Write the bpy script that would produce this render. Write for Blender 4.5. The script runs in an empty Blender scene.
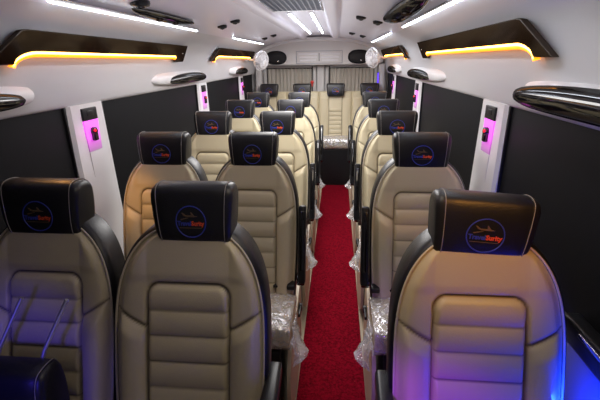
import bpy, bmesh, math, random
from mathutils import Vector, Matrix
random.seed(7)
C = bpy.context.scene.collection
XC = -0.245            # centre line of the coach body
YF, YR = -0.7, 5.85    # front and rear ends of the saloon

# ------------------------------------------------------------------ materials
def mat(name, col, rough=.5, metal=0, bump=0, bscale=200, var=0, vscale=8, coat=0, seam=None, spec=.5, sheen=0):
    m = bpy.data.materials.new(name); m.use_nodes = True
    nt = m.node_tree; b = nt.nodes['Principled BSDF']
    b.inputs['Base Color'].default_value = (*col, 1)
    b.inputs['Roughness'].default_value = rough
    b.inputs['Metallic'].default_value = metal
    b.inputs['Specular IOR Level'].default_value = spec
    b.inputs['Coat Weight'].default_value = coat
    b.inputs['Coat Roughness'].default_value = .05
    b.inputs['Sheen Weight'].default_value = sheen
    tc = nt.nodes.new('ShaderNodeTexCoord')
    out = None
    if var:
        n = nt.nodes.new('ShaderNodeTexNoise'); n.inputs['Scale'].default_value = vscale; n.inputs['Detail'].default_value = 5
        nt.links.new(tc.outputs['Object'], n.inputs['Vector'])
        mx = nt.nodes.new('ShaderNodeMix'); mx.data_type = 'RGBA'
        mx.inputs[6].default_value = (*[c*(1-var) for c in col], 1)
        mx.inputs[7].default_value = (*[min(1, c*(1+var)) for c in col], 1)
        nt.links.new(n.outputs['Fac'], mx.inputs[0]); out = mx.outputs[2]
    if seam:
        at = nt.nodes.new('ShaderNodeAttribute'); at.attribute_name = 'seam'
        m2 = nt.nodes.new('ShaderNodeMix'); m2.data_type = 'RGBA'
        m2.inputs[6].default_value = (*col, 1); m2.inputs[7].default_value = (*seam, 1)
        if out: nt.links.new(out, m2.inputs[6])
        nt.links.new(at.outputs['Fac'], m2.inputs[0]); out = m2.outputs[2]
    if out: nt.links.new(out, b.inputs['Base Color'])
    if bump:
        n = nt.nodes.new('ShaderNodeTexNoise'); n.inputs['Scale'].default_value = bscale; n.inputs['Detail'].default_value = 3
        nt.links.new(tc.outputs['Object'], n.inputs['Vector'])
        bp = nt.nodes.new('ShaderNodeBump'); bp.inputs['Strength'].default_value = bump; bp.inputs['Distance'].default_value = .004
        nt.links.new(n.outputs['Fac'], bp.inputs['Height']); nt.links.new(bp.outputs['Normal'], b.inputs['Normal'])
    return m

def emit(name, col, strength):
    m = bpy.data.materials.new(name); m.use_nodes = True
    b = m.node_tree.nodes['Principled BSDF']
    b.inputs['Base Color'].default_value = (*[c*.8 for c in col], 1)
    b.inputs['Emission Color'].default_value = (*col, 1)
    b.inputs['Emission Strength'].default_value = strength
    return m

M = {}
M['cream'] = mat('cream_leather', (.60, .525, .345), .42, bump=.12, bscale=260, var=.06, vscale=5, seam=(.10, .075, .05))
M['black'] = mat('black_leather', (.012, .012, .014), .38, bump=.15, bscale=260)
M['piping'] = mat('cream_piping', (.62, .55, .42), .5)
M['stitch'] = mat('pale_stitching', (.30, .28, .26), .6)
M['plastic_black'] = mat('black_plastic', (.014, .014, .016), .34, spec=.25)
M['gloss'] = mat('gloss_black', (.005, .004, .004), .10, spec=.22)
M['burl'] = mat('dark_gloss_trim', (.016, .008, .004), .20, spec=.4, var=.5, vscale=30)
M['wall'] = mat('grey_white_lining', (.62, .61, .625), .46, bump=.06, bscale=300, var=.03, vscale=3)
M['ceil'] = mat('ceiling_lining', (.68, .65, .72), .32, var=.03, vscale=3)
M['white'] = mat('white_trim', (.78, .77, .78), .4)
M['fascia'] = mat('pale_grey_moulding', (.70, .68, .66), .45, var=.02)
M['window'] = mat('blackout_window', (.009, .009, .0105), .6, spec=.08, bump=.05, bscale=400)
M['beige'] = mat('beige_plastic', (.55, .46, .33), .45, var=.05)
M['floor'] = mat('beige_vinyl_floor', (.42, .33, .22), .5, var=.15, vscale=20)
M['lining'] = mat('lower_lining', (.13, .13, .17), .5)
M['steel'] = mat('brushed_steel', (.75, .74, .76), .38, metal=.8)
M['chrome'] = mat('chrome', (.8, .8, .82), .12, metal=1)
M['curtain'] = mat('grey_curtain', (.56, .52, .45), .8, sheen=.2, var=.06, vscale=10)
M['grille'] = mat('blue_grey_grille', (.26, .29, .36), .35, metal=.5)
M['speaker'] = mat('speaker_cloth', (.012, .012, .014), .7, bump=.5, bscale=500)
M['blue_ink'] = mat('logo_blue', (.045, .065, .42), .45)
M['red_ink'] = mat('logo_red', (.85, .10, .03), .45)
M['gold_ink'] = mat('logo_gold', (.16, .10, .05), .5)
M['red'] = mat('red_plastic', (.8, .03, .02), .4)
M['led'] = emit('white_led', (.84, .90, 1), 15)
M['amber'] = emit('amber_led', (1, .47, .08), 13)
M['amber_soft'] = emit('amber_painted_halo', (1, .30, .008), 2.2)
M['pink'] = emit('magenta_led', (1, .05, .85), 1.1)
M['blue'] = emit('blue_painted_reflection', (.12, .05, 1), 2.5)

def painted_glow_mat():  # pink light on the recess plate painted as emission, fading downwards
    m = emit('painted_recess_glow', (.95, .03, .95), 1.2); nt = m.node_tree; b = nt.nodes['Principled BSDF']
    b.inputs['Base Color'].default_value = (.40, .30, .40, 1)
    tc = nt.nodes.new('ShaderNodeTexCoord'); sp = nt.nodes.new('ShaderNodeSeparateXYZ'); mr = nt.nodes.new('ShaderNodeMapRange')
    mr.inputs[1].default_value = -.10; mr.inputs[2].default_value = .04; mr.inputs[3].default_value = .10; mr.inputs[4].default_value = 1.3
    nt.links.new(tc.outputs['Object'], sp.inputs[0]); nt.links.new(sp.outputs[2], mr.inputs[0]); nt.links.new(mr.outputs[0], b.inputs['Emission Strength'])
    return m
M['painted_pink_fade'] = painted_glow_mat()
def gloss_mat(name, col, k, rough, tint=(1, 1, 1)):
    m = bpy.data.materials.new(name); m.use_nodes = True; nt = m.node_tree; nt.nodes.clear()
    o = nt.nodes.new('ShaderNodeOutputMaterial'); d = nt.nodes.new('ShaderNodeBsdfDiffuse'); g = nt.nodes.new('ShaderNodeBsdfGlossy'); x = nt.nodes.new('ShaderNodeMixShader')
    n = nt.nodes.new('ShaderNodeTexNoise'); n.inputs['Scale'].default_value = 25; tc = nt.nodes.new('ShaderNodeTexCoord')
    c = nt.nodes.new('ShaderNodeMix'); c.data_type = 'RGBA'; c.inputs[6].default_value = (*[v*.5 for v in col], 1); c.inputs[7].default_value = (*[v*1.5 for v in col], 1)
    g.inputs[0].default_value = (*tint, 1); g.inputs['Roughness'].default_value = rough; x.inputs[0].default_value = k
    L = nt.links.new; L(tc.outputs['Object'], n.inputs['Vector']); L(n.outputs['Fac'], c.inputs[0]); L(c.outputs[2], d.inputs[0]); L(d.outputs[0], x.inputs[1]); L(g.outputs[0], x.inputs[2]); L(x.outputs[0], o.inputs[0])
    return m
M['gloss'] = gloss_mat('gloss_black', (.006, .005, .005), .09, .07)
M['burl'] = gloss_mat('dark_gloss_trim', (.020, .010, .005), .05, .12, (1, .9, .8))
def carpet_mat():
    m = mat('red_carpet', (.30, .006, .018), 1, spec=.05)
    nt = m.node_tree; b = nt.nodes['Principled BSDF']
    tc = nt.nodes.new('ShaderNodeTexCoord')
    n = nt.nodes.new('ShaderNodeTexNoise'); n.inputs['Scale'].default_value = 75; n.inputs['Detail'].default_value = 8; n.inputs['Roughness'].default_value = .75
    r = nt.nodes.new('ShaderNodeValToRGB')
    r.color_ramp.elements[0].position = .34; r.color_ramp.elements[0].color = (.06, .001, .004, 1)
    r.color_ramp.elements[1].position = .66; r.color_ramp.elements[1].color = (.30, .004, .018, 1)
    v = nt.nodes.new('ShaderNodeTexVoronoi'); v.inputs['Scale'].default_value = 28
    r2 = nt.nodes.new('ShaderNodeValToRGB')
    r2.color_ramp.elements[0].position = .02; r2.color_ramp.elements[0].color = (1, 1, 1, 1)
    r2.color_ramp.elements[1].position = .06; r2.color_ramp.elements[1].color = (0, 0, 0, 1)
    mx = nt.nodes.new('ShaderNodeMix'); mx.data_type = 'RGBA'; mx.inputs[7].default_value = (.45, .10, .08, 1)
    L = nt.links.new
    L(tc.outputs['Object'], n.inputs['Vector']); L(tc.outputs['Object'], v.inputs['Vector'])
    L(n.outputs['Fac'], r.inputs['Fac']); L(v.outputs['Distance'], r2.inputs['Fac'])
    L(r2.outputs['Color'], mx.inputs[0]); L(r.outputs['Color'], mx.inputs[6]); L(mx.outputs[2], b.inputs['Base Color'])
    bp = nt.nodes.new('ShaderNodeBump'); bp.inputs['Strength'].default_value = .8; bp.inputs['Distance'].default_value = .006
    L(n.outputs['Fac'], bp.inputs['Height']); L(bp.outputs['Normal'], b.inputs['Normal'])
    return m
M['carpet'] = carpet_mat()

def film_mat():
    m = bpy.data.materials.new('clear_plastic_film'); m.use_nodes = True
    nt = m.node_tree; nt.nodes.clear(); L = nt.links.new
    o = nt.nodes.new('ShaderNodeOutputMaterial')
    t = nt.nodes.new('ShaderNodeBsdfTransparent'); t.inputs[0].default_value = (.93, .93, .95, 1)
    g = nt.nodes.new('ShaderNodeBsdfGlossy'); g.inputs['Roughness'].default_value = .16; g.inputs[0].default_value = (.95, .95, 1, 1)
    d = nt.nodes.new('ShaderNodeBsdfDiffuse'); d.inputs[0].default_value = (.90, .90, .92, 1)
    a = nt.nodes.new('ShaderNodeMixShader'); a.inputs[0].default_value = .45
    b = nt.nodes.new('ShaderNodeMixShader')
    n = nt.nodes.new('ShaderNodeTexNoise'); n.inputs['Scale'].default_value = 22; n.inputs['Detail'].default_value = 3; n.inputs['Distortion'].default_value = 1.2
    tc = nt.nodes.new('ShaderNodeTexCoord'); L(tc.outputs['Object'], n.inputs['Vector'])
    r = nt.nodes.new('ShaderNodeMapRange'); r.inputs[1].default_value = .35; r.inputs[2].default_value = .7; r.inputs[3].default_value = .30; r.inputs[4].default_value = .85
    L(n.outputs['Fac'], r.inputs[0]); L(r.outputs[0], b.inputs[0])
    bp = nt.nodes.new('ShaderNodeBump'); bp.inputs['Strength'].default_value = .9; bp.inputs['Distance'].default_value = .02
    L(n.outputs['Fac'], bp.inputs['Height']); L(bp.outputs[0], g.inputs['Normal']); L(bp.outputs[0], d.inputs['Normal'])
    L(g.outputs[0], a.inputs[1]); L(d.outputs[0], a.inputs[2]); L(t.outputs[0], b.inputs[1]); L(a.outputs[0], b.inputs[2]); L(b.outputs[0], o.inputs[0])
    return m
M['film'] = film_mat()

# ------------------------------------------------------------------ mesh helpers
class MB:
    def __init__(s): s.v = []; s.f = []; s.attr = None
    def box(s, c, d, R=None, taper=None, bev=0):
        bm = bmesh.new(); bmesh.ops.create_cube(bm, size=1)
        for v in bm.verts:
            t = 1
            if taper and v.co.y < 0: t = taper
            v.co = Vector((v.co.x*d[0]*t, v.co.y*d[1], v.co.z*d[2]))
        if bev:
            bmesh.ops.bevel(bm, geom=bm.edges[:], offset=bev, segments=3, profile=.5, affect='EDGES')
        if R is not None: bmesh.ops.rotate(bm, verts=bm.verts, cent=(0, 0, 0), matrix=R)
        bmesh.ops.translate(bm, verts=bm.verts, vec=c)
        return s.add_bm(bm)
    def add_bm(s, bm):
        o = len(s.v); bm.verts.index_update()
        s.v += [tuple(v.co) for v in bm.verts]; s.f += [[o+v.index for v in f.verts] for f in bm.faces]; bm.free(); return s
    def loft(s, rings, closed=True, caps=True, loop=False):
        o = len(s.v); n = len(rings[0])
        for r in rings: s.v += [tuple(p) for p in r]
        m = len(rings)
        for i in range(m if loop else m-1):
            a = o+i*n; b = o+((i+1) % m)*n
            for j in range(n if closed else n-1):
                k = (j+1) % n
                s.f.append([a+j, a+k, b+k, b+j])
        if caps and not loop:
            s.f.append([o+j for j in range(n)][::-1]); s.f.append([o+(m-1)*n+j for j in range(n)])
        return s
    def tube(s, pts, r, n=8, loop=False):
        pts = [Vector(p) for p in pts]; rings = []
        m = len(pts); up = Vector((.123, .31, .94)).normalized()
        for i, p in enumerate(pts):
            if loop: t = pts[(i+1) % m]-pts[i-1]
            else: t = pts[min(i+1, m-1)]-pts[max(i-1, 0)]
            t.normalize(); a = t.cross(up)
            if a.length < 1e-3: a = t.cross(Vector((1, 0, 0)))
            a.normalize(); b = t.cross(a)
            rr = r[i] if isinstance(r, (list, tuple)) else r
            rings.append([p+a*math.cos(k*2*math.pi/n)*rr+b*math.sin(k*2*math.pi/n)*rr for k in range(n)])
        return s.loft(rings, loop=loop)
    def lathe(s, prof, c, axis, n=28):
        """prof: (radius, height) along axis"""
        ax = Vector(axis).normalized(); a = ax.orthogonal().normalized(); b = ax.cross(a); c = Vector(c)
        return s.loft([[c+ax*h+(a*math.cos(k*2*math.pi/n)+b*math.sin(k*2*math.pi/n))*r for k in range(n)] for r, h in prof])
    def prism(s, poly, f0, f1):
        """poly of 2D points, f0/f1 map a 2D point to 3D"""
        o = len(s.v); n = len(poly)
        s.v += [tuple(f0(*p)) for p in poly]+[tuple(f1(*p)) for p in poly]
        s.f.append([o+i for i in range(n)]); s.f.append([o+n+i for i in range(n)][::-1])
        for i in range(n): s.f.append([o+i, o+n+i, o+n+(i+1) % n, o+(i+1) % n])
        return s
    def build(s, name, m, parent=None, sharp=35):
        me = bpy.data.meshes.new(name); me.from_pydata(s.v, [], s.f); me.validate()
        bm = bmesh.new(); bm.from_mesh(me)
        if s.attr is None: bmesh.ops.recalc_face_normals(bm, faces=bm.faces[:])
        bm.to_mesh(me); bm.free()
        me.materials.append(M[m] if isinstance(m, str) else m)
        me.polygons.foreach_set('use_smooth', [True]*len(me.polygons))
        if sharp: me.set_sharp_from_angle(angle=math.radians(sharp))
        if s.attr is not None:
            at = me.attributes.new('seam', 'FLOAT', 'POINT'); at.data.foreach_set('value', s.attr)
        o = bpy.data.objects.new(name, me); C.objects.link(o)
        if parent: o.parent = parent
        return o

def thing(name, label, cat, loc=(0, 0, 0), group=None):
    o = bpy.data.objects.new(name, None); C.objects.link(o); o.location = loc; o.empty_display_size = .05
    return tag(o, label, cat, group)
def tag(o, label, cat, group=None):
    o['label'] = label; o['category'] = cat
    if group: o['group'] = group
    return o
def struct(o):
    o['kind'] = 'structure'; return o
def copy_tree(o, parent=None):
    c = o.copy(); C.objects.link(c); c.parent = parent
    for ch in list(o.children): copy_tree(ch, c)
    return c
def chaikin(p, it=2):
    for _ in range(it):
        q = []
        for i in range(len(p)):
            a, b = p[i], p[(i+1) % len(p)]
            q += [(a[0]*.75+b[0]*.25, a[1]*.75+b[1]*.25), (a[0]*.25+b[0]*.75, a[1]*.25+b[1]*.75)]
        p = q
    return p
def sstep(a, b, x):
    t = min(1, max(0, (x-a)/(b-a))); return t*t*(3-2*t)
def gau(x, s): return math.exp(-(x/s)**2)
def seg_dist(px, pz, a, b):
    ax, az = a; bx, bz = b; dx, dz = bx-ax, bz-az
    t = max(0, min(1, ((px-ax)*dx+(pz-az)*dz)/(dx*dx+dz*dz)))
    return math.hypot(px-ax-t*dx, pz-az-t*dz)

# ------------------------------------------------------------------ lettering
def text_bm(txt, size):
    cu = bpy.data.curves.new('t', 'FONT'); cu.body = txt; cu.size = size; cu.extrude = 0; cu.offset = .0009
    cu.resolution_u = 2
    o = bpy.data.objects.new('t', cu); C.objects.link(o)
    dg = bpy.context.evaluated_depsgraph_get()
    me = bpy.data.meshes.new_from_object(o.evaluated_get(dg))
    v = [tuple(x.co) for x in me.vertices]; f = [list(p.vertices) for p in me.polygons]
    bpy.data.objects.remove(o); bpy.data.meshes.remove(me); bpy.data.curves.remove(cu)
    return v, f
T1 = text_bm('Travel', .0185); T2 = text_bm('Surity', .0185)
def text_w(t): return min(p[0] for p in t[0]), max(p[0] for p in t[0])

# ------------------------------------------------------------------ headrest
HP = chaikin([(-.051, -.092), (-.045, .046), (-.024, .075), (.036, .074), (.056, .040), (.054, -.082), (.0, -.096)], 3)
def hr_front(z): return -.051+(z+.092)*.006/.138
def taper(z): return 1.0-.085*max(0, (.06-z)/.155)
def build_headrest(parent, loc, w=.122, logo=True, tilt=0.0, name='headrest', rodded=False, lift=.0012):
    mb = MB(); secs = []
    for x, k in ((-w, .70), (-w+.003, .86), (-w+.010, .955), (-w+.022, .995), (-w+.024, .985), (-w+.026, .995), (-w*.5, 1.0), (0, 1.0),
                 (w*.5, 1.0), (w-.026, .995), (w-.024, .985), (w-.022, .995), (w-.010, .955), (w-.003, .86), (w, .70)):
        secs.append([(x*taper(z), y*k, z*k) for y, z in HP])
    mb.loft(secs)
    h = mb.build(name, 'black', parent, sharp=50)
    h.location = loc; h.rotation_euler = (tilt, 0, 0)
    for sx in (-1, 1):
        st = MB(); st.tube([(sx*(w-.020)*taper(z), y*1.006, z*1.006) for y, z in HP], .0011, 5, loop=True)
        st.build('stitching', 'stitch', h)
    if logo:
        zc = -.024; R = .045
        def F(x, z, d=lift): return (x, hr_front(z)-d, z)
        ring = MB(); n = 40
        ring.loft([[F(r*math.cos(i*2*math.pi/n), zc+r*math.sin(i*2*math.pi/n), d) for i in range(n)] for r, d in ((R-.0028, .0002), (R-.0022, lift), (R, lift), (R+.0004, .0002))], caps=False)
        ring.build('logo_ring', 'blue_ink', h)
        a0, a1 = text_w(T1); b0, b1 = text_w(T2); gap = .0006
        sc = .080/(a1-a0+b1-b0+gap)
        for t, x0, nm, mt, s0 in ((T1, -.040, 'logo_lettering', 'blue_ink', a0), (T2, -.040+(a1-a0+gap)*sc, 'logo_lettering', 'red_ink', b0)):
            k = MB(); k.v = [F(x0+(p[0]-s0)*sc, zc-.010+p[1]*sc*1.1) for p in t[0]]; k.f = [list(f) for f in t[1]]
            k.build(nm, mt, h)['label'] = ('blue' if mt == 'blue_ink' else 'red')+' half of the logo lettering'
        pl = MB()
        def flat(poly): pl.prism([(p[0], p[1]+zc) for p in poly], lambda x, z: F(x, z), lambda x, z: F(x, z, .0002))
        flat([(-.020, .017), (-.012, .0185), (.008, .018), (.021, .015), (.010, .0135), (-.012, .014)])
        flat([(-.020, .017), (-.026, .025), (-.023, .025), (-.014, .0185)])
        flat([(.002, .018), (.001, .027), (.004, .026), (.010, .018)])
        flat([(-.030, .007), (-.020, .0095), (-.006, .012), (-.008, .0105), (-.018, .0075), (-.028, .0045)])
        flat([(-.034, -.0165), (.032, -.0165), (.032, -.0178), (-.034, -.0178)])
        pl.build('logo_plane', 'gold_ink', h)
    return h

# ------------------------------------------------------------------ seat
TR = .30; ZT = 1.172; ZB = .50; ZS = .82; HWM = .204
def half(z):
    if z <= ZS:
        t = (ZS-z)/(ZS-ZB); return HWM-.014*t*t
    q = ((z-ZS)/(ZT-ZS))**3.1
    return HWM*max(0, 1-q)**(1/2.2)
def plane_y(z): return .045+(z-1.215)*TR
PW, PT, BAND = .113, 1.015, .070
def backrest_height(x, z, hw, rect=False):
    """how far the padding stands out at (x, z), and how dark a seam is"""
    ax = abs(x); d = 0; seam = 0
    r = .035; cz = (PT+.40)/2; hz = (PT-.40)/2
    qx, qz = ax-(PW-r), abs(z-cz)-(hz-r)
    sd = math.hypot(max(qx, 0), max(qz, 0))+min(max(qx, qz), 0)-r
    d -= .011*gau(sd, .0045); seam = max(seam, gau(sd, .0028))
    if sd < 0:
        ph = (PT-z)/BAND; fr = ph-math.floor(ph)
        d += .010*math.sqrt(max(0, math.sin(math.pi*fr)))*sstep(0, .014, -sd)
        dist = min(fr, 1-fr)*BAND
        if PT-z > BAND*.5: seam = max(seam, .75*gau(dist, .0022))
    zl = .892+(ax-PW)*.62                                   # diagonal seam from the panel to the rim
    if ax > PW:
        below = sstep(-.004, .040, zl-z)
        t = min(1, (ax-PW)/max(.02, hw-PW))
        d += .026*math.sin(math.pi*min(1, t*1.0))**.7*below+.006*math.sin(math.pi*t)*(1-below)+.004*sstep(PT, PT+.03, z)
        dl = abs(z-zl)*.85
        d -= .008*gau(dl, .005); seam = max(seam, .9*gau(dl, .0026))
    elif z > PT: d += .004*sstep(PT, PT+.03, z)
    return d, seam

def outline(n=90):
    p = []
    for i in range(n+1):
        t = i/n
        if t < .5: z = ZB+(ZS-ZB)*t/.5; x = half(z)
        else:
            a = (t-.5)/.5*math.pi/2
            s = math.sin(a)**(2/3.1); z = ZS+(ZT-ZS)*s; x = half(min(z, ZT))
        p.append((x, z))
    return p+[(-x, z) for x, z in p[::-1][1:]]

def build_backrest(parent):
    mb = MB(); NU, NV = 96, 150; at = []
    zs = []
    for j in range(NV+1):
        t = j/NV
        zs.append(ZB+(ZT-ZB)*(t if t < .85 else .85+.15*(math.sin((t-.85)/.15*math.pi/2))))
    for z in zs:
        hw = max(half(z), .002)
        for i in range(NU+1):
            u = -1+2*i/NU; x = u*hw
            d, s = backrest_height(x, z, hw)
            e = min(hw-abs(x), (ZT-z)*1.2)
            d = d*sstep(0, .03, e)-.012*(1-sstep(0, .022, e))
            mb.v.append((x, plane_y(z)-.012-d, z)); at.append(s if e > .004 else 0)
    for j in range(NV):
        for i in range(NU):
            a = j*(NU+1)+i; mb.f.append([a, a+1, a+NU+2, a+NU+1])
    mb.attr = at
    b = mb.build('backrest', 'cream', parent, sharp=0)
    # black leather surround and back shell
    ol = outline(); sh = MB(); rings = []
    ctr = (0, .80)
    nrm = []
    for i, (x, z) in enumerate(ol):
        a = ol[max(i-1, 0)]; c = ol[min(i+1, len(ol)-1)]
        t = Vector((c[0]-a[0], c[1]-a[1])); t.normalize(); nrm.append((t.y, -t.x))
    def ring(o, q): return [(x+n[0]*o, plane_y(z)+q, z+n[1]*o) for (x, z), n in zip(ol, nrm)]
    for o, q in ((-.006, .004), (.003, -.004), (.010, .002), (.014, .018), (.014, .055), (.009, .085), (-.010, .100), (-.05, .106)):
        rings.append(ring(o, q))
    sh.loft(rings, closed=False, caps=False)
    n = len(ol); sh.f.append([len(rings)*n-n+i for i in range(n)])
    for k in range(len(rings)-1):    # bottom edge
        pass
    sh.f.append([k*n for k in range(len(rings))]+[k*n+n-1 for k in range(len(rings))][::-1])
    sh.build('backrest_shell', 'black', parent, sharp=40)
    pp = MB(); pp.tube([(x+n_[0]*.002, plane_y(z)-.004, z+n_[1]*.002) for (x, z), n_ in zip(ol, nrm)], .0032, 6)
    pp.build('piping', 'piping', b)
    return b

def cushion_mb(w, y0, y1, zt, zb, bump=0, seed=0, grow=0, n=(26, 26)):
    rnd = random.Random(seed); mb = MB()
    prof = chaikin([(y0-grow, zb), (y0-grow, zt-.03+grow), (y0+.02, zt+grow), (y0+.14, zt+.004+grow), (y1, zt-.012+grow), (y1, zb)], 2)
    secs = []
    ph = [rnd.uniform(0, 6) for _ in range(8)]
    N = n[0]
    for i in range(N+1):
        u = -1+2*i/N; e = 1-abs(u); x = u*(w+grow)
        k = (1-(abs(u))**14)
        sec = []
        for y, z in prof:
            zz = zb+(z-zb)*(1-.14*(abs(u)**10)); dz = 0
            if bump:
                dz = bump*(math.sin(x*46+ph[0]+y*31)*.5+math.sin(x*83-y*71+ph[1])*.4+math.sin(y*120+x*40+ph[2])*.35)
                dz *= .6
            yy = y+dz*(.6 if y < y0+.05 else .1)
            sec.append((x+dz*.3, yy, zz+(abs(dz) if z > zb+.05 else 0)))
        secs.append(sec)
    mb.loft(secs, caps=not bump)
    return mb

def build_seat(name, side, lowered, arm=True):
    """side: +1 arm rest on the right edge, -1 on the left. Origin on the floor below the head rest face"""
    root = thing(name, 'x', 'seat')
    build_backrest(root)
    build_headrest(root, (0, .050, 1.206), tilt=-.05)
    cu = cushion_mb(.208, -.45, -.125, .560, .43).build('seat_cushion', 'cream', root)
    fl = cushion_mb(.209, -.455, -.13, .563, .425, bump=.0075, seed=3, grow=.004, n=(44, 44))
    # a loose corner of the film hanging over the aisle
    o = len(fl.v); nn = 9 if arm else 0
    for i in range(nn):
        t = i/(nn-1)
        for j in range(6):
            s = j/5
            wob = .010*math.sin(t*9+s*4)
            top = Vector((side*.213, -.455+.25*t, .50-.02*t)); low = Vector((side*(.235+.070*math.sin(math.pi*min(1, t*1.4))*(1-t)), -.48+.22*t, .40+.02*t))
            p = top.lerp(low, s); fl.v.append((p.x+wob*side, p.y+wob*.4, p.z+wob*.5))
    for i in range(nn-1):
        for j in range(5):
            a = o+i*6+j; fl.f.append([a, a+1, a+7, a+6])
    fl.build('plastic_cover', 'film', cu, sharp=0)['label'] = 'clear wrinkled plastic wrapping'
    # base
    b = MB(); b.box((0, -.27, .215), (.34, .34, .43), bev=.012); b.build('pedestal', 'plastic_black', root)
    b = MB()
    poly = chaikin([(-.44, .02), (-.47, .40), (-.10, .44), (.02, .50), (.10, .42), (.06, .02)], 2)
    b.prism(poly, lambda y, z: (side*.196, y, z), lambda y, z: (side*.212, y, z)); b.build('side_cover', 'beige', root)
    k = MB(); k.lathe([(.0, 0), (.018, 0), (.021, .006), (.019, .018), (.0, .02)], (side*.212, -.06, .40), (side, 0, 0), 16)
    k.box((side*.222, -.10, .405), (.012, .09, .018), bev=.004); k.build('recliner_lever', 'plastic_black', root)
    if arm: build_arm(root, side, lowered)
    # belt
    s = MB(); s.box((side*.145, -.145, .582), (.09, .045, .010), R=Matrix.Rotation(.15*side, 3, 'Z'), bev=.003)
    s.box((side*.19, -.155, .590), (.040, .075, .024), bev=.007)
    bl = s.build('seat_belt', 'plastic_black', root)
    r = MB(); r.box((side*.17, -.150, .602), (.014, .022, .006), bev=.002); r.build('buckle_button', 'red', bl)
    return root

def build_arm(root, side, lowered):
    a = MB()
    if lowered:
        pivot = (side*.228, -.06, .722)
        a.box((side*.228, -.165, .735), (.036, .30, .050), taper=1.45, bev=.010)
    else:
        ang = math.atan(TR)
        R = Matrix.Rotation(-ang, 3, 'X')
        cz = .775; a.box((side*.238, plane_y(cz)-.012, cz), (.036, .052, .37), R=R, bev=.010)
        pivot = (side*.238, plane_y(.61), .61)
    arm = a.build('armrest', 'plastic_black', root)
    p = MB(); p.lathe([(0, 0), (.030, 0), (.032, .006), (.032, .028), (.028, .034), (0, .036)], (pivot[0]-side*.022, pivot[1], pivot[2]), (side, 0, 0), 20)
    p.build('armrest_pivot', 'gloss', arm)
    if not lowered:
        t = MB(); ang = math.atan(TR); R = Matrix.Rotation(-ang, 3, 'X')
        t.box((side*.238, plane_y(.80)-.0395, .80), (.016, .004, .28), R=R, bev=.0015); t.build('armrest_inlay', 'gloss', arm)

Y1, PITCH = .985, .800
COLS = {'window': (-.833, 1, 1.02), 'aisle': (-.391, 1, .96), 'single': (.388, -1, 1.02)}
protos = {}
ORD = ['nearest', 'second', 'third', 'fourth', 'rearmost']
LBL = {
 ('window', 0): 'cream and black leather seat with upturned loose headrest on its cushion, beside left window',
 ('aisle', 0): 'large cream seat nearest the camera, left of the red carpet, armrest folded down',
 ('single', 0): 'large cream seat right of the red carpet nearest the camera, glowing amber and violet',
 ('window', 1): 'cream seat beside the nearest left pillar, directly behind the left front seats',
 ('aisle', 1): 'second cream seat from the camera along the left edge of the carpet',
 ('single', 1): 'second cream seat from the camera in the right-hand single column',
 ('window', 2): 'third cream seat from the camera in the column along the left windows',
 ('aisle', 2): 'third cream seat from the camera along the left edge of the carpet',
 ('single', 2): 'third cream seat from the camera in the right-hand single column',
 ('window', 3): 'fourth cream seat from the camera in the column along the left windows',
 ('aisle', 3): 'fourth cream seat from the camera along the left edge of the carpet',
 ('single', 3): 'fourth cream seat from the camera in the right-hand single column',
 ('window', 4): 'rearmost separate cream seat along the left windows, just before the rear bench',
 ('aisle', 4): 'rearmost separate cream seat on the left edge of the carpet, before the bench',
 ('single', 4): 'rearmost separate cream seat in the right-hand column, just before the rear bench',
}
for r in range(5):
    for cn, (x, side, hs) in COLS.items():
        key = (cn, r == 0)
        if key not in protos: s = protos[key] = build_seat('bus_seat', side, r == 0, cn != 'window')
        else: s = copy_tree(protos[key])
        s.location = (x-(.010 if r == 0 else 0), Y1+PITCH*r-(.045 if (r, cn) == (0, 'single') else 0), 0)
        for ch in s.children:
            if ch.name.startswith('headrest'): ch.scale.x = hs; ch.location.x = .008 if r == 0 and cn == 'aisle' else 0
            if ch.name.startswith('headrest') and (r, cn) == (0, 'single'): ch.rotation_euler.y = .075; ch.location.z -= .008
        if cn == 'single': s.scale.x = 1.04
        if (r, cn) == (0, 'aisle'):
            s.scale.x = 1.04; s.location.y -= .035; s.location.x -= .004
            for ch in s.children:
                if ch.name.startswith('headrest'): ch.scale.x = .90; ch.location.z += .008; ch.location.x += .010
        if (r, cn) == (0, 'window'): s.location.x -= .012
        s['label'] = LBL[(cn, r)]; s['category'] = 'seat'; s['group'] = 'separate passenger seats'

# loose headrest standing upside down on the front left cushion
lh = thing('loose_headrest', 'black headrest upside down on the front left seat, metal rods pointing up', 'headrest', (-.850, .752, .572))
hb = build_headrest(lh, (0, .006, .141), logo=False, name='pad', tilt=math.pi-.12)
hb.scale.z = 1.44
for sx in (-.064, .068):
    t = MB(); t.tube([(sx-.022, .040, .22), (sx-.004, .064, .29), (sx+.058, .110, .420)], .0055, 10); t.build('rod', 'steel', lh)['label'] = 'metal headrest rod'

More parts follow.
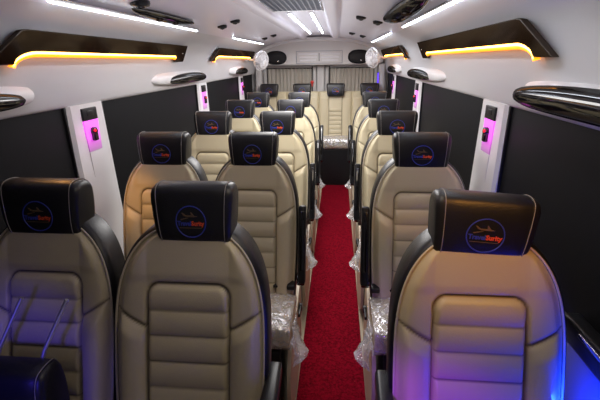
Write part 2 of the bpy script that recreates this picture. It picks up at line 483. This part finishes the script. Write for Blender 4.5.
# ------------------------------------------------------------------ rear bench
bench = thing('rear_bench', 'wide cream bench across the rear with four black headrests', 'bench', (XC, 5.53, 0))
def bench_back(x0, w):
    mb = MB(); at = []; NU, NV = 40, 110; z0, z1 = .60, 1.19
    for j in range(NV+1):
        z = z0+(z1-z0)*j/NV
        for i in range(NU+1):
            u = -1+2*i/NU; x = u*w; ax = abs(x); d = 0; s = 0
            e = min(w-ax, z1-z)
            d -= .018*(1-sstep(0, .02, e))
            pw = .088
            g = abs(ax-pw)
            if z < 1.15: d -= .006*gau(g, .006); s = max(s, .7*gau(g, .004))
            if ax < pw and z < .985:
                ph = (.985-z)/.058; fr = ph-math.floor(ph); d += .008*math.sqrt(max(0, math.sin(math.pi*fr)))
                s = max(s, .7*gau(min(fr, 1-fr)*.058, .003))
            elif ax > pw and z < 1.1: d += .010*math.sin(math.pi*(ax-pw)/(w-pw))
            mb.v.append((x0+x, (z-1.2)*.20-d, z)); at.append(s)
    for j in range(NV):
        for i in range(NU):
            a = j*(NU+1)+i; mb.f.append([a, a+1, a+NU+2, a+NU+1])
    mb.attr = at; return mb.build('backrest', 'cream', bench, sharp=0)
for k, dx in enumerate((-.67, -.2245, .2245, .67)):
    bench_back(dx, .2235)
    build_headrest(bench, (dx, -.03, 1.222), w=.122, tilt=-.05)
    cu = cushion_mb(.2225, -.47, -.10, .625, .49, n=(16, 16)); o = cu.build('seat_cushion', 'cream', bench); o.location.x = dx
    fm = cushion_mb(.222, -.475, -.11, .628, .475, bump=.007, seed=k, grow=.004, n=(40, 40)); q = fm.build('plastic_cover', 'film', o, sharp=0)
    q['label'] = 'clear wrinkled plastic wrapping'
b = MB(); b.box((0, .03, .88), (1.79, .06, .60), R=Matrix.Rotation(-math.atan(.2), 3, 'X'), bev=.01); b.build('back_shell', 'black', bench)
b = MB(); b.box((0, -.24, .243), (1.79, .40, .486), bev=.008); b.build('base_box', 'plastic_black', bench)

# ------------------------------------------------------------------ shell
def sweep(name, prof, m, y0=YF, y1=YR, thick=.0):
    mb = MB(); n = 24
    for i in range(n+1):
        y = y0+(y1-y0)*i/n
        mb.v += [(x, y, z) for x, z in prof]
    k = len(prof)
    for i in range(n):
        for j in range(k-1):
            mb.f.append([i*k+j, i*k+j+1, i*k+k+j+1, i*k+k+j])
    return struct(mb.build(name, m, None, sharp=30))
def smooth_open(p, it=3):
    for _ in range(it):
        q = [p[0]]
        for a, b in zip(p[:-1], p[1:]):
            q += [(a[0]*.75+b[0]*.25, a[1]*.75+b[1]*.25), (a[0]*.25+b[0]*.75, a[1]*.25+b[1]*.75)]
        p = q+[p[-1]]
    return p
CP = [(0, 1.89), (.10, 1.89), (.155, 1.886), (.165, 1.862), (.185, 1.848), (.225, 1.848), (.245, 1.856), (.262, 1.872), (.285, 1.862), (.40, 1.842), (.52, 1.815), (.60, 1.797), (.665, 1.775)]
WP = [(.665, 1.775), (.74, 1.745), (.80, 1.712), (.838, 1.668), (.856, 1.62), (.870, 1.56), (.882, 1.50), (.892, 1.45), (.900, 1.422), (.925, 1.415)]
cp = smooth_open(CP, 2)
sweep('ceiling', [(XC-s, z) for s, z in cp[::-1]]+[(XC+s, z) for s, z in cp[1:]], 'ceil')
for sd, nm in ((-1, 'wall_left'), (1, 'wall_right')):
    wp = smooth_open(WP, 2)
    wp = wp+[(.925, .56), (.905, .53), (.905, 0)]
    sweep(nm, [(XC+sd*s, z) for s, z in wp], 'wall')
def ceil_z(s):
    s = abs(s); P = CP+WP[1:]
    for a, b in zip(P[:-1], P[1:]):
        if a[0] <= s <= b[0]: return a[1]+(b[1]-a[1])*(s-a[0])/(b[0]-a[0])
    return 1.7
def wall_x(z):     # offset of the side lining at height z
    P = WP
    for a, b in zip(P[:-1], P[1:]):
        if b[1] <= z <= a[1]: return a[0]+(b[0]-a[0])*(a[1]-z)/(a[1]-b[1])
    return .905
mb = MB(); mb.box((XC, (YF+YR)/2, -.03), (1.83, YR-YF, .06)); struct(mb.build('floor', 'floor'))
mb = MB(); mb.box((-.005, 2.20, .004), (.345, 5.76, .008), bev=.003); tag(mb.build('carpet_runner', 'carpet'), 'long red carpet runner down the aisle between the seats', 'carpet')
mb = MB(); mb.box((XC, YR+.02, .95), (1.9, .04, 1.96)); struct(mb.build('wall_rear', 'fascia'))

# windows and posts, sills
BAYS = [(-.10, 1.61), (1.89, 3.275), (3.525, 4.73), (4.93, 5.50)]
POSTS = [(1.75, .28), (3.40, .25), (4.83, .20)]
wi = 0; ti = 0
for sd in (-1, 1):
    for a, b in BAYS:
        wi += 1
        f = MB(); zb = .90 if sd > 0 and a < 0 else .56
        f.box((XC+sd*.919, (a+b)/2, (zb+1.42)/2), (.010, b-a+.02, 1.42-zb), bev=.003)
        w = struct(f.build('window_%d' % wi, 'window'))
        g = MB(); 
        for yy in (a-.002, b+.002): g.box((XC+sd*.911, yy, 1.00), (.014, .018, .84), bev=.003)
        g.build('rubber_seal', 'plastic_black', w)
    for y, wd in POSTS:
        ti += 1
        p = MB()
        def sec(z, x0, w): return [(XC+sd*.93, y-w/2, z), (XC+sd*(x0+.012), y-w/2, z), (XC+sd*x0, y-w/2+.016, z), (XC+sd*x0, y+w/2-.016, z), (XC+sd*(x0+.012), y+w/2, z), (XC+sd*.93, y+w/2, z)]
        p.loft([sec(.30, .880, wd*1.06), sec(.86, .884, wd*1.03), sec(1.20, .890, wd), sec(1.424, .893, wd*.96)])
        struct(p.build('trim_%d' % ti, 'white'))
    if sd > 0:
        p = MB(); p.box((XC+.9145, .40, .72), (.013, 2.2, .36), bev=.004); struct(p.build('trim_lining', 'lining'))
t = thing('side_rail', 'black rail with chrome strip on the right wall beside the front seat', 'rail', (XC+.885, .40, .915))
p = MB(); p.box((0, 0, 0), (.048, 1.13, .070), bev=.012); p.build('rail', 'plastic_black', t)
p = MB(); p.box((-.024, -.03, .022), (.008, 1.02, .012), bev=.003); p.build('chrome_strip', 'chrome', t)

# ------------------------------------------------------------------ pillar lamps
def pillar_lamp(sd, y, w, label):
    x0 = .890
    t = thing('pillar_lamp', label, 'lamp', (XC+sd*x0, y, 1.30), 'pillar lamps')
    X = lambda d: -sd*d
    p = MB(); p.box((X(.001), 0, .078), (.010, w*.40, .056), bev=.004); p.box((X(.004), 0, .082), (.008, w*.18, .024), bev=.003); p.build('belt_cover', 'plastic_black', t)
    p = MB(); p.prism([(-w*.20, .05), (w*.20, .05), (w*.18, -.09), (-w*.18, -.09)], lambda a, b: (X(.003), a, b), lambda a, b: (X(-.004), a, b)); p.build('painted_glow_plate', 'painted_pink_fade', t)['label'] = 'recess plate with painted magenta glow'
    p = MB(); p.prism([(-w*.18, -.092), (w*.18, -.092), (w*.17, -.21), (-w*.17, -.21)], lambda a, b: (X(.003), a, b), lambda a, b: (X(-.004), a, b)); p.build('lower_panel', 'white', t)
    p = MB(); p.lathe([(0, 0), (.018, 0), (.018, .012), (.014, .020), (0, .024)], (X(.0), 0, .0), (-sd, 0, -.2), 18); p.box((X(.010), .0, -.014), (.020, .030, .060), bev=.006); f = p.build('fixture', 'gloss', t)
    p = MB(); p.lathe([(0, 0), (.0075, 0), (.0075, .005), (0, .007)], (X(.018), -.008, .004), (-sd, -.4, 0), 14); p.build('red_lens', 'red', f)
PN = ['nearest the camera', 'second from the camera', 'farthest from the camera']
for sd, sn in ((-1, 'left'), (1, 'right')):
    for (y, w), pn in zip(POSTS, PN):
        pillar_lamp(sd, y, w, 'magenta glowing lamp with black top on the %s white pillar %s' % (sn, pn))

# ------------------------------------------------------------------ amber light panels
def amber_panel(sd, ya, yb, label, gap=.17, s=.0):
    t = thing('ambient_panel', label, 'light panel', (0, 0, 0), 'amber lit wall panels')
    zt, zb, zc = 1.703, 1.596, 1.640
    y0, y1 = ya, yb
    n = 10
    curve = [(y0+.115+.115*(1-math.cos(i/n*math.pi/2)), zb+(zc-zb)*math.sin(i/n*math.pi/2)) for i in range(n+1)]   # near end sweeps up
    lit = curve+[(y1-.155, zc-.006)]+[(y1-.155+.025*math.sin(i/4*math.pi/2), zc-.006-.026*(1-math.cos(i/4*math.pi/2))) for i in range(1, 5)]
    top = [(y1-.012, zt-.005), (y1, zt-.018), (y1, zb+.004)]
    poly = [(y0, zb)]+lit+[(y1-.125, zb), (y1-.005, zb)]+top[::-1]+[(y0+.14, zt+.004), (y0+.115, zt)]
    fx = lambda z: wall_x(z)
    out = lambda y, z: (XC+sd*(fx(z)-.032), y, z)
    mb = MB(); mb.tube([(XC+sd*(fx(z-.006)-.020), y, z-.008) for y, z in lit[:-2]], .011, 8); mb.build('painted_halo', 'amber_soft', t)['label'] = 'painted orange halo around the light strip'  # glowing tube stands in for the orange glow around the strip
    inn = lambda y, z: (XC+sd*(fx(z)-.009), y, z)
    mb = MB(); mb.prism(poly, out, inn); p = mb.build('panel', 'burl', t, sharp=20)
    bv = p.modifiers.new('b', 'BEVEL'); bv.width = .004; bv.segments = 2; bv.limit_method = 'ANGLE'
    mb = MB(); mb.tube([(XC+sd*(fx(z)-.024), y+(0), z-.004) for y, z in lit[:-2]], .0065, 8); mb.build('light_strip', 'amber', t)['label'] = 'glowing amber light strip'
    mb = MB()
    for yy, zz in ((y1-.055, 1.655), (y0+.095, 1.650)):
        mb2 = MB(); mb2.lathe([(0, 0), (.010, 0), (.009, .004), (0, .006)], (XC+sd*(fx(zz)-.032), yy, zz), (-sd, 0, .2), 14); mb2.build('screw_cap', 'chrome', t)
amber_panel(-1, 1.19, 2.84, 'amber lit dark panel on left wall nearest the camera')
amber_panel(1, 1.21, 2.97, 'amber lit dark panel on right wall nearest the camera')
amber_panel(-1, 3.49, 5.21, 'far amber lit dark panel on left wall before the fan')
amber_panel(1, 3.65, 5.42, 'far amber lit dark panel on right wall before the fan')

# ------------------------------------------------------------------ grab handles
def handle(sd, y0, y1, span, label, big=1.0):
    t = thing('grab_handle', label, 'handle', (0, 0, 0), 'grab handles above the windows')
    L = y1-y0; N = 26; secs = []; secb = []
    w0, w1 = span
    for i in range(N+1):
        u = i/N; y = y0+L*u
        e = (1-abs(2*u-1)**3.2)**.5
        hx = .012+.045*e; hz = .012+.026*e; zc = 1.490
        x = wall_x(zc)
        secs.append([(XC+sd*(x+.012-(hx*(.5+.5*c))), y, zc+hz*s_*(1.15 if s_ > 0 else 1)) for c, s_ in [(math.cos(a*2*math.pi/14), math.sin(a*2*math.pi/14)) for a in range(14)]])
    mb = MB(); mb.loft(secs); mb.build('housing', 'white', t)
    for i in range(N+1):
        u = i/N; y = y0+L*(w0+(w1-w0)*u)
        e = max(.0, 1-abs(2*u-1)**2.6)**.5
        zc = 1.478+.010*math.sin(u*math.pi); x = wall_x(zc)-.030-.022*e
        hx = .006+.020*e*big; hz = .006+.028*e*big
        secb.append([(XC+sd*(x-hx*c), y, zc+hz*s_) for c, s_ in [(math.cos(a*2*math.pi/14), math.sin(a*2*math.pi/14)) for a in range(14)]])
    mb = MB(); mb.loft(secb); mb.build('grip', 'gloss', t)['label'] = 'gloss black curved grip'
handle(-1, .55, 1.43, (0, .90), 'gloss black grab handle above left window at the left edge of view')
handle(-1, 2.42, 3.36, (.20, 1), 'white and black grab handle on left wall between the first two pillars')
handle(-1, 4.25, 4.95, (.2, 1), 'small far grab handle on left wall near the fan')
handle(1, .60, 1.46, (-.1, 1.0), 'large gloss black grab handle above right window nearest the camera', 1.2)
handle(1, 2.51, 3.60, (.25, 1), 'white and black grab handle on right wall above the second pillar')
handle(1, 4.25, 4.95, (.2, 1), 'small far grab handle on right wall near the fan')

# ------------------------------------------------------------------ LED strips
def led(s, y0, y1, label, w=.022, tilt=0, z=None):
    zz = ceil_z(s) if z is None else z
    c = (XC+s, (y0+y1)/2, zz-.008)
    t = thing('led_strip', label, 'light strip', c, 'white ceiling light strips')
    R = Matrix.Rotation(tilt, 3, 'Y')
    mb = MB(); mb.box((0, 0, .004), (w+.010, y1-y0+.01, .012), R=R, bev=.003); mb.build('holder', 'chrome', t)
    mb = MB(); mb.box((0, 0, -.004), (w, y1-y0, .012), R=R, bev=.005); mb.build('diffuser', 'led', t)
led(-.622, 1.25, 2.56, 'long white light strip on left ceiling edge nearest the camera', tilt=.30)
led(-.622, 3.50, 4.85, 'short far white light strip on left ceiling edge before the fan', tilt=.30)
led(.63, .95, 2.58, 'long white light strip on right ceiling edge nearest the camera', tilt=-.30)
led(.63, 3.25, 4.80, 'short far white light strip on right ceiling edge beyond the gloss console', tilt=-.30)
led(-.072, 2.80, 3.68, 'left centre ceiling light strip, nearer half beyond the grille', w=.016)
led(-.072, 3.72, 4.85, 'left centre ceiling light strip, farther half towards the rear', w=.016)
led(.072, 2.80, 4.85, 'unbroken right centre ceiling light strip beyond the grille', w=.016)

# ceiling grille
g = thing('ceiling_grille', 'dark slotted air grille in the centre of the ceiling', 'grille', (XC, 1.86, 1.885))
mb = MB(); mb.box((0, 0, .004), (.30, 1.50, .006)); mb.build('backing', 'plastic_black', g)
mb = MB()
for i in range(11): mb.box((-.145+.029*i, 0, -.004), (.006, 1.5, .008))
for i in range(44): mb.box((0, -.74+i*.0344, -.004), (.30, .009, .009))
mb.build('slat_panel', 'grille', g)
mb = MB()
for sx in (-.152, .152): mb.box((sx, 0, -.003), (.012, 1.52, .016), bev=.003)
for sy in (-.755, .755): mb.box((0, sy, -.003), (.316, .012, .016), bev=.003)
mb.build('frame', 'chrome', g)

# ceiling spotlights
def spot(s, y, label, r=.034, drop=.0):
    t = thing('ceiling_nozzle', label, 'ceiling nozzle', (XC+s, y, ceil_z(s)), 'dark round ceiling nozzles')
    mb = MB(); mb.lathe([(0, .004), (r, .004), (r*1.02, -.004), (r*.9, -.014), (r*.5, -.018), (0, -.016)], (0, 0, 0), (0, 0, 1), 24); k = mb.build('ring', 'plastic_black', t)
    mb = MB(); mb.lathe([(0, -.012), (r*.45, -.014), (r*.40, -.021), (0, -.024)], (0, 0, 0), (0, 0, 1), 18); mb.build('nozzle', 'gloss', t)
NL = 'dark round ceiling nozzle on the %s, %s'
for sd, sn in ((-1, 'left'), (1, 'right')):
    for y, yn in ((1.55, 'nearest pair'), (2.70, 'middle pair'), (4.30, 'far pair')):
        if sd > 0 and y < 2: continue
        for s, on in ((.385 if sd > 0 else .41, 'inner one'), (.495 if sd > 0 else .515, 'outer one')):
            spot(sd*s, y+(.07 if on[0] == 'o' else 0), 'dark round ceiling nozzle on the %s, %s of the %s' % (sn, on, yn), .038 if y < 2 else .032)

# overhead gloss consoles next to the light strips
def console(sd, y0, y1, label, s0=.535, ww=.052):
    t = thing('overhead_console', label, 'console', (0, 0, 0), 'gloss ceiling consoles')
    N = 24; secs = []
    tl = math.atan2(ceil_z(s0-.03)-ceil_z(s0+.03), .06)
    for i in range(N+1):
        u = i/N; y = y0+(y1-y0)*u; e = max(0, 1-abs(2*u-1)**2.4)**.6
        w = .004+ww*e; h = .004+ww*.5*e; sec = []
        for a in range(16):
            an = a*2*math.pi/16; du = w*math.cos(an); dv = -.003-h*(.55-.5*math.sin(an))
            sec.append((XC+sd*(s0+du*math.cos(tl)+dv*math.sin(tl)), y, ceil_z(s0)-du*math.sin(tl)+dv*math.cos(tl)))
        secs.append(sec)
    mb = MB(); mb.loft(secs); mb.build('shell', 'gloss', t)
    for yy in (.35, .62):
        mb = MB(); y = y0+(y1-y0)*yy
        mb.lathe([(0, 0), (ww*.5, 0), (ww*.46, .006), (ww*.3, .010), (0, .008)], (XC+sd*s0, y, ceil_z(s0)-.005-ww*.5), (0, 0, -1), 20); mb.build('reading_lamp', 'burl', t)
console(-1, 1.66, 2.36, 'slim gloss black overhead console beside the long left ceiling light strip', .568, .034)
console(1, 1.50, 2.60, 'gloss black overhead console beside the long right ceiling light strip')

# ------------------------------------------------------------------ rear fascia, doors, curtains
YP = 5.56
def arch(x):       # top edge of the fascia
    return 1.70+.165*max(0, 1-(abs(x-XC)/.86)**2.6)
pts = [(XC-.86+1.72*i/40) for i in range(41)]
poly = [(x, arch(x)) for x in pts]+[(XC+.84, 1.56), (XC+.78, 1.528), (XC-.78, 1.528), (XC-.84, 1.56)]
mb = MB(); mb.prism(poly, lambda x, z: (x, YP, z), lambda x, z: (x, YR, z)); o = struct(mb.build('trim_rear', 'fascia', sharp=30))
bv = o.modifiers.new('b', 'BEVEL'); bv.width = .012; bv.segments = 3; bv.limit_method = 'ANGLE'; bv.angle_limit = .6
mb = MB(); mb.tube([(x, YP-.010, arch(x)-.012) for x in pts], .026, 10); struct(mb.build('trim_arch', 'white'))
v = thing('rear_vent_panel', 'pale rectangular louvred panel between the two rear speakers', 'vent', (XC, YP, 1.626))
mb = MB(); mb.box((0, -.004, 0), (.60, .012, .150), bev=.004); mb.build('panel', 'fascia', v)
mb = MB()
for zz in (-.076, .076): mb.box((0, -.011, zz), (.61, .004, .005), bev=.001)
for xx in (-.303, .303): mb.box((xx, -.011, 0), (.005, .004, .157), bev=.001)
mb.build('panel_seam', 'grille', v)
for i, z in enumerate((.040, .0, -.040)):
    for sx in (-.145, .145):
        mb = MB(); mb.box((sx, -.012, z), (.255-.02*i, .010, .024), R=Matrix.Rotation(-.35, 3, 'X'), bev=.003); mb.build('louvre', 'white', v)
mb = MB(); mb.box((0, -.014, .0), (.008, .012, .10), bev=.002); mb.build('handle_bar', 'plastic_black', v)
def speaker(s, label):
    t = thing('rear_speaker', label, 'speaker', (XC+s, YP, 1.625), 'oval rear speakers')
    def oval(a, b, y): return [(a*math.copysign(abs(math.cos(k*2*math.pi/36))**.85, math.cos(k*2*math.pi/36)), y, b*math.copysign(abs(math.sin(k*2*math.pi/36))**.85, math.sin(k*2*math.pi/36))) for k in range(36)]
    mb = MB(); mb.loft([oval(.142, .088, .004), oval(.142, .088, -.014), oval(.132, .078, -.020), oval(.124, .070, -.012)]); mb.build('rim', 'plastic_black', t)
    mb = MB(); mb.loft([oval(.125, .071, -.008), oval(.110, .060, -.020), oval(.06, .035, -.027), oval(.01, .006, -.028)]); mb.build('cloth', 'speaker', t)
    mb = MB(); mb.box((.03, -.030, -.045), (.022, .004, .012), bev=.001); mb.build('badge', 'chrome', t)
speaker(-.575, 'black oval speaker on rear moulding, left of the vent panel')
speaker(.52, 'black oval speaker on rear moulding, right of the vent panel')

YD = 5.78
di = 0
for x0, x1, cl in ((XC-.80, XC-.05, 'left'), (XC+.075, XC+.80, 'right')):
    di += 1
    mb = MB(); z0, z1 = .0, 1.53; fw = .050
    mb.box(((x0+x1)/2, YD+.02, .52), (x1-x0, .03, 1.04), bev=.004)
    for xx in (x0+fw/2, x1-fw/2): mb.box((xx, YD+.01, 1.27), (fw, .04, .52), bev=.012)
    mb.box(((x0+x1)/2, YD+.01, 1.512), (x1-x0, .04, .05), bev=.012)
    struct(mb.build('door_%d' % di, 'fascia'))
    mb = MB(); mb.box(((x0+x1)/2, YD+.030, 1.26), (x1-x0-fw, .008, .50)); struct(mb.build('window_%d' % (wi+di), 'window'))
    mb = MB(); N = 140; ph = random.uniform(0, 5); rows = 12
    a, b = x0+fw+.014, x1-fw-.014
    for j in range(rows+1):
        z = 1.482-j*(.46/rows)
        for i in range(N+1):
            u = i/N; x = a+(b-a)*u
            y = YD-.012+.010*math.sin(u*74+ph+.5*math.sin(u*17))+.004*math.sin(u*160+j*.15)
            mb.v.append((x, y, z))
    for j in range(rows):
        for i in range(N): k = j*(N+1)+i; mb.f.append([k, k+1, k+N+2, k+N+1])
    c = mb.build('curtain', 'curtain', sharp=0); tag(c, 'grey pleated curtain over the %s rear door window' % cl, 'curtain', 'rear door curtains')
    mb = MB(); mb.tube([(a-.012, YD-.014, 1.484), (b+.012, YD-.014, 1.484)], .006, 8); mb.build('curtain_rail', 'plastic_black', c)
# dark door gap posts and centre pillar
mb = MB(); mb.box((XC+.0125, YD-.005, .77), (.105, .05, 1.53), bev=.014); struct(mb.build('trim_centre', 'fascia'))
mb = MB()
for xx in (XC-.105, XC+.135): mb.box((xx, YD-.016, 1.26), (.012, .02, .50), bev=.003)
struct(mb.build('trim_seal', 'plastic_black'))
for sd in (-1, 1):
    mb = MB(); mb.box((XC+sd*.835, 5.66, 1.05), (.085, .12, .98), bev=.025); struct(mb.build('trim_corner', 'fascia'))
mb = MB(); mb.lathe([(0, 0), (.020, .001), (.024, .006), (.022, .018), (.0, .024)], (XC-.105, YD-.026, 1.30), (0, -1, 0), 20); mb.box((XC-.105, YD-.036, 1.265), (.018, .012, .05), bev=.004)
tag(mb.build('emergency_tag', 'red'), 'small bright red tag beside the left rear curtain', 'tag')
mb = MB(); mb.box((XC+.255, YD-.032, 1.19), (.055, .012, .045), bev=.004)
tag(mb.build('door_latch', 'white'), 'small white latch at the foot of the right rear curtain', 'latch')
t = thing('corner_reflection', 'thin violet blue lamp reflection, built as a glowing strip at the right rear corner', 'lamp', (XC+.785, 5.585, 1.33))  # reflection of a blue lamp, built as a small glowing strip
mb = MB(); mb.box((0, .006, 0), (.022, .012, .20), bev=.003); mb.build('holder', 'plastic_black', t)
mb = MB(); mb.box((0, -.003, 0), (.012, .010, .18), bev=.003); mb.build('diffuser', 'blue', t)

# ------------------------------------------------------------------ wall fans
def fan(c, face, label, wallpt):
    t = thing('wall_fan', label, 'fan', c, 'white wall fans')
    f = Vector(face).normalized(); r = .108
    a = f.orthogonal().normalized(); b = f.cross(a)
    P = lambda u, v, w: a*u+b*v+f*w
    mb = MB()
    for rr, w in ((r, 0), (r*.86, .032), (r*.62, .046), (r*.38, .052), (r*.86, -.030), (r*.5, -.045)):
        mb.tube([P(rr*math.cos(k*2*math.pi/40), rr*math.sin(k*2*math.pi/40), w) for k in range(40)], 0.0055 if rr == r else .0026, 6, loop=True)
    for k in range(36):
        cs, sn = math.cos(k*2*math.pi/36), math.sin(k*2*math.pi/36)
        mb.tube([P(rr*cs, rr*sn, w) for rr, w in ((r*.2, .054), (r*.38, .052), (r*.62, .046), (r*.86, .032), (r, 0), (r*.86, -.030), (r*.5, -.045), (r*.25, -.05))], .0021, 4)
    mb.build('cage', 'white', t)
    for k in range(3):
        an = k*2*math.pi/3; mb = MB(); secs = []
        for i in range(9):
            u = i/8; rr = r*(.16+.70*u); w = .030*math.sin(math.pi*(.15+.85*u))+.004
            d = Vector((math.cos(an+u*.25), math.sin(an+u*.25))); n = Vector((-d.y, d.x))
            p0 = d*rr-n*w; p1 = d*rr+n*w
            secs.append([P(p0.x, p0.y, .010), P(p1.x, p1.y, -.012), P(p1.x, p1.y, -.015), P(p0.x, p0.y, .007)])
        mb.loft(secs); mb.build('blade', 'white', t)
    mb = MB(); mb.lathe([(0, .058), (r*.2, .056), (r*.24, .048), (r*.24, .02), (0, .0)], (0, 0, 0), f, 20); mb.build('hub_badge', 'white', t)
    mb = MB(); mb.lathe([(0, -.008), (.030, -.012), (.040, -.03), (.040, -.075), (.03, -.09), (0, -.095)], (0, 0, 0), f, 20); mb.build('motor', 'white', t)
    w = Vector(wallpt)-Vector(c)
    mb = MB(); mb.tube([P(0, 0, -.07), P(0, 0, -.07).lerp(w, .5)+Vector((0, 0, -.012)), w], .013, 10); mb.lathe([(0, 0), (.035, 0), (.032, .016), (0, .02)], w, (P(0, 0, -.07)-w), 18); mb.build('bracket', 'white', t)
fan((-.885, 4.80, 1.592), (.80, -.50, -.22), 'white caged fan on the left wall beside the rear speaker', (XC-.852, 4.95, 1.62))
fan((.392, 4.80, 1.605), (-.86, -.48, -.12), 'white caged fan on the right wall beside the rear speaker', (XC+.852, 4.95, 1.62))

# ------------------------------------------------------------------ lights
def area(name, loc, tgt, size, size_y, power, col):
    l = bpy.data.lights.new(name, 'AREA'); l.shape = 'RECTANGLE'; l.size = size; l.size_y = size_y; l.energy = power; l.color = col
    o = bpy.data.objects.new(name, l); C.objects.link(o); o.location = loc
    d = Vector(tgt)-Vector(loc); o.rotation_euler = d.to_track_quat('-Z', 'Y').to_euler(); return o
def spotl(name, loc, tgt, ang, power, col, size=.05):
    l = bpy.data.lights.new(name, 'SPOT'); l.spot_size = math.radians(ang); l.spot_blend = .8; l.energy = power; l.color = col; l.shadow_soft_size = size
    o = bpy.data.objects.new(name, l); C.objects.link(o); o.location = loc
    d = Vector(tgt)-Vector(loc); o.rotation_euler = d.to_track_quat('-Z', 'Y').to_euler(); return o
area('ceiling_wash_rear', (XC, 4.0, 1.72), (XC, 4.05, 0), .5, 2.0, 23, (1, .97, .95))
area('ceiling_wash_middle', (XC, 2.5, 1.72), (XC, 2.4, 0), .5, 1.2, 16, (1, .97, .94))
area('ceiling_wash_front', (XC+.28, .8, 1.72), (XC+.36, 1.3, 0), .3, .5, 1.7, (1, .86, .66))
area('added_ceiling_fill', (XC, 2.9, 1.45), (XC, 2.91, 3), .6, 4.6, 8, (.93, .93, 1))  # added fill that brightens the ceiling evenly, not a fitting of the coach
area('blue_footwell_right', (.622, .66, .70), (.70, .69, .71), .45, .20, 17, (.004, .03, 1))
spotl('violet_left', (-.75, .25, 1.02), (-.95, .90, .70), 56, 6, (.07, .04, 1))
spotl('violet_right', (.02, .22, 1.00), (.27, .88, .62), 44, 17, (.30, .03, 1))
spotl('amber_right', (.50, .45, 1.64), (.39, .95, 1.16), 40, 9, (1, .42, .08))
spotl('amber_left', (-1.00, 1.38, 1.42), (-.975, 1.72, .98), 34, 7, (1, .45, .08))
spotl('amber_left_near', (-1.0, 1.25, 1.58), (-.80, 1.0, 1.27), 50, 2.5, (1, .45, .12))
for sd in (-1, 1):
    for y, w in POSTS:
        l = bpy.data.lights.new('pink_glow', 'POINT'); l.energy = .07; l.color = (1, .10, .85); l.shadow_soft_size = .03
        o = bpy.data.objects.new('pink_glow', l); C.objects.link(o); o.location = (XC+sd*.845, y-.03, 1.30)

wd = bpy.data.worlds.new('cabin_ambient'); bpy.context.scene.world = wd; wd.use_nodes = True
bg = wd.node_tree.nodes['Background']; bg.inputs[0].default_value = (.55, .5, .6, 1); bg.inputs[1].default_value = .10

# ------------------------------------------------------------------ camera
f, pt, yw, rl = 395.0, .3417, .0947, -.0149
F = Vector((-math.sin(yw)*math.cos(pt), math.cos(yw)*math.cos(pt), -math.sin(pt)))
R = Vector((math.cos(yw), math.sin(yw), 0)); U = R.cross(F)
c, s = math.cos(rl), math.sin(rl)
R2 = R*c+U*s; U2 = U*c-R*s
cam = bpy.data.cameras.new('camera'); co = bpy.data.objects.new('camera', cam); C.objects.link(co)
cam.sensor_width = 36; cam.lens = f*36/600; cam.clip_start = .02
mw = Matrix((R2, U2, -F)).transposed().to_4x4(); mw.translation = (0, 0, 1.6)
co.matrix_world = mw
sc = bpy.context.scene; sc.camera = co
sc.view_settings.view_transform = 'Standard'
sc.view_settings.look = 'None'
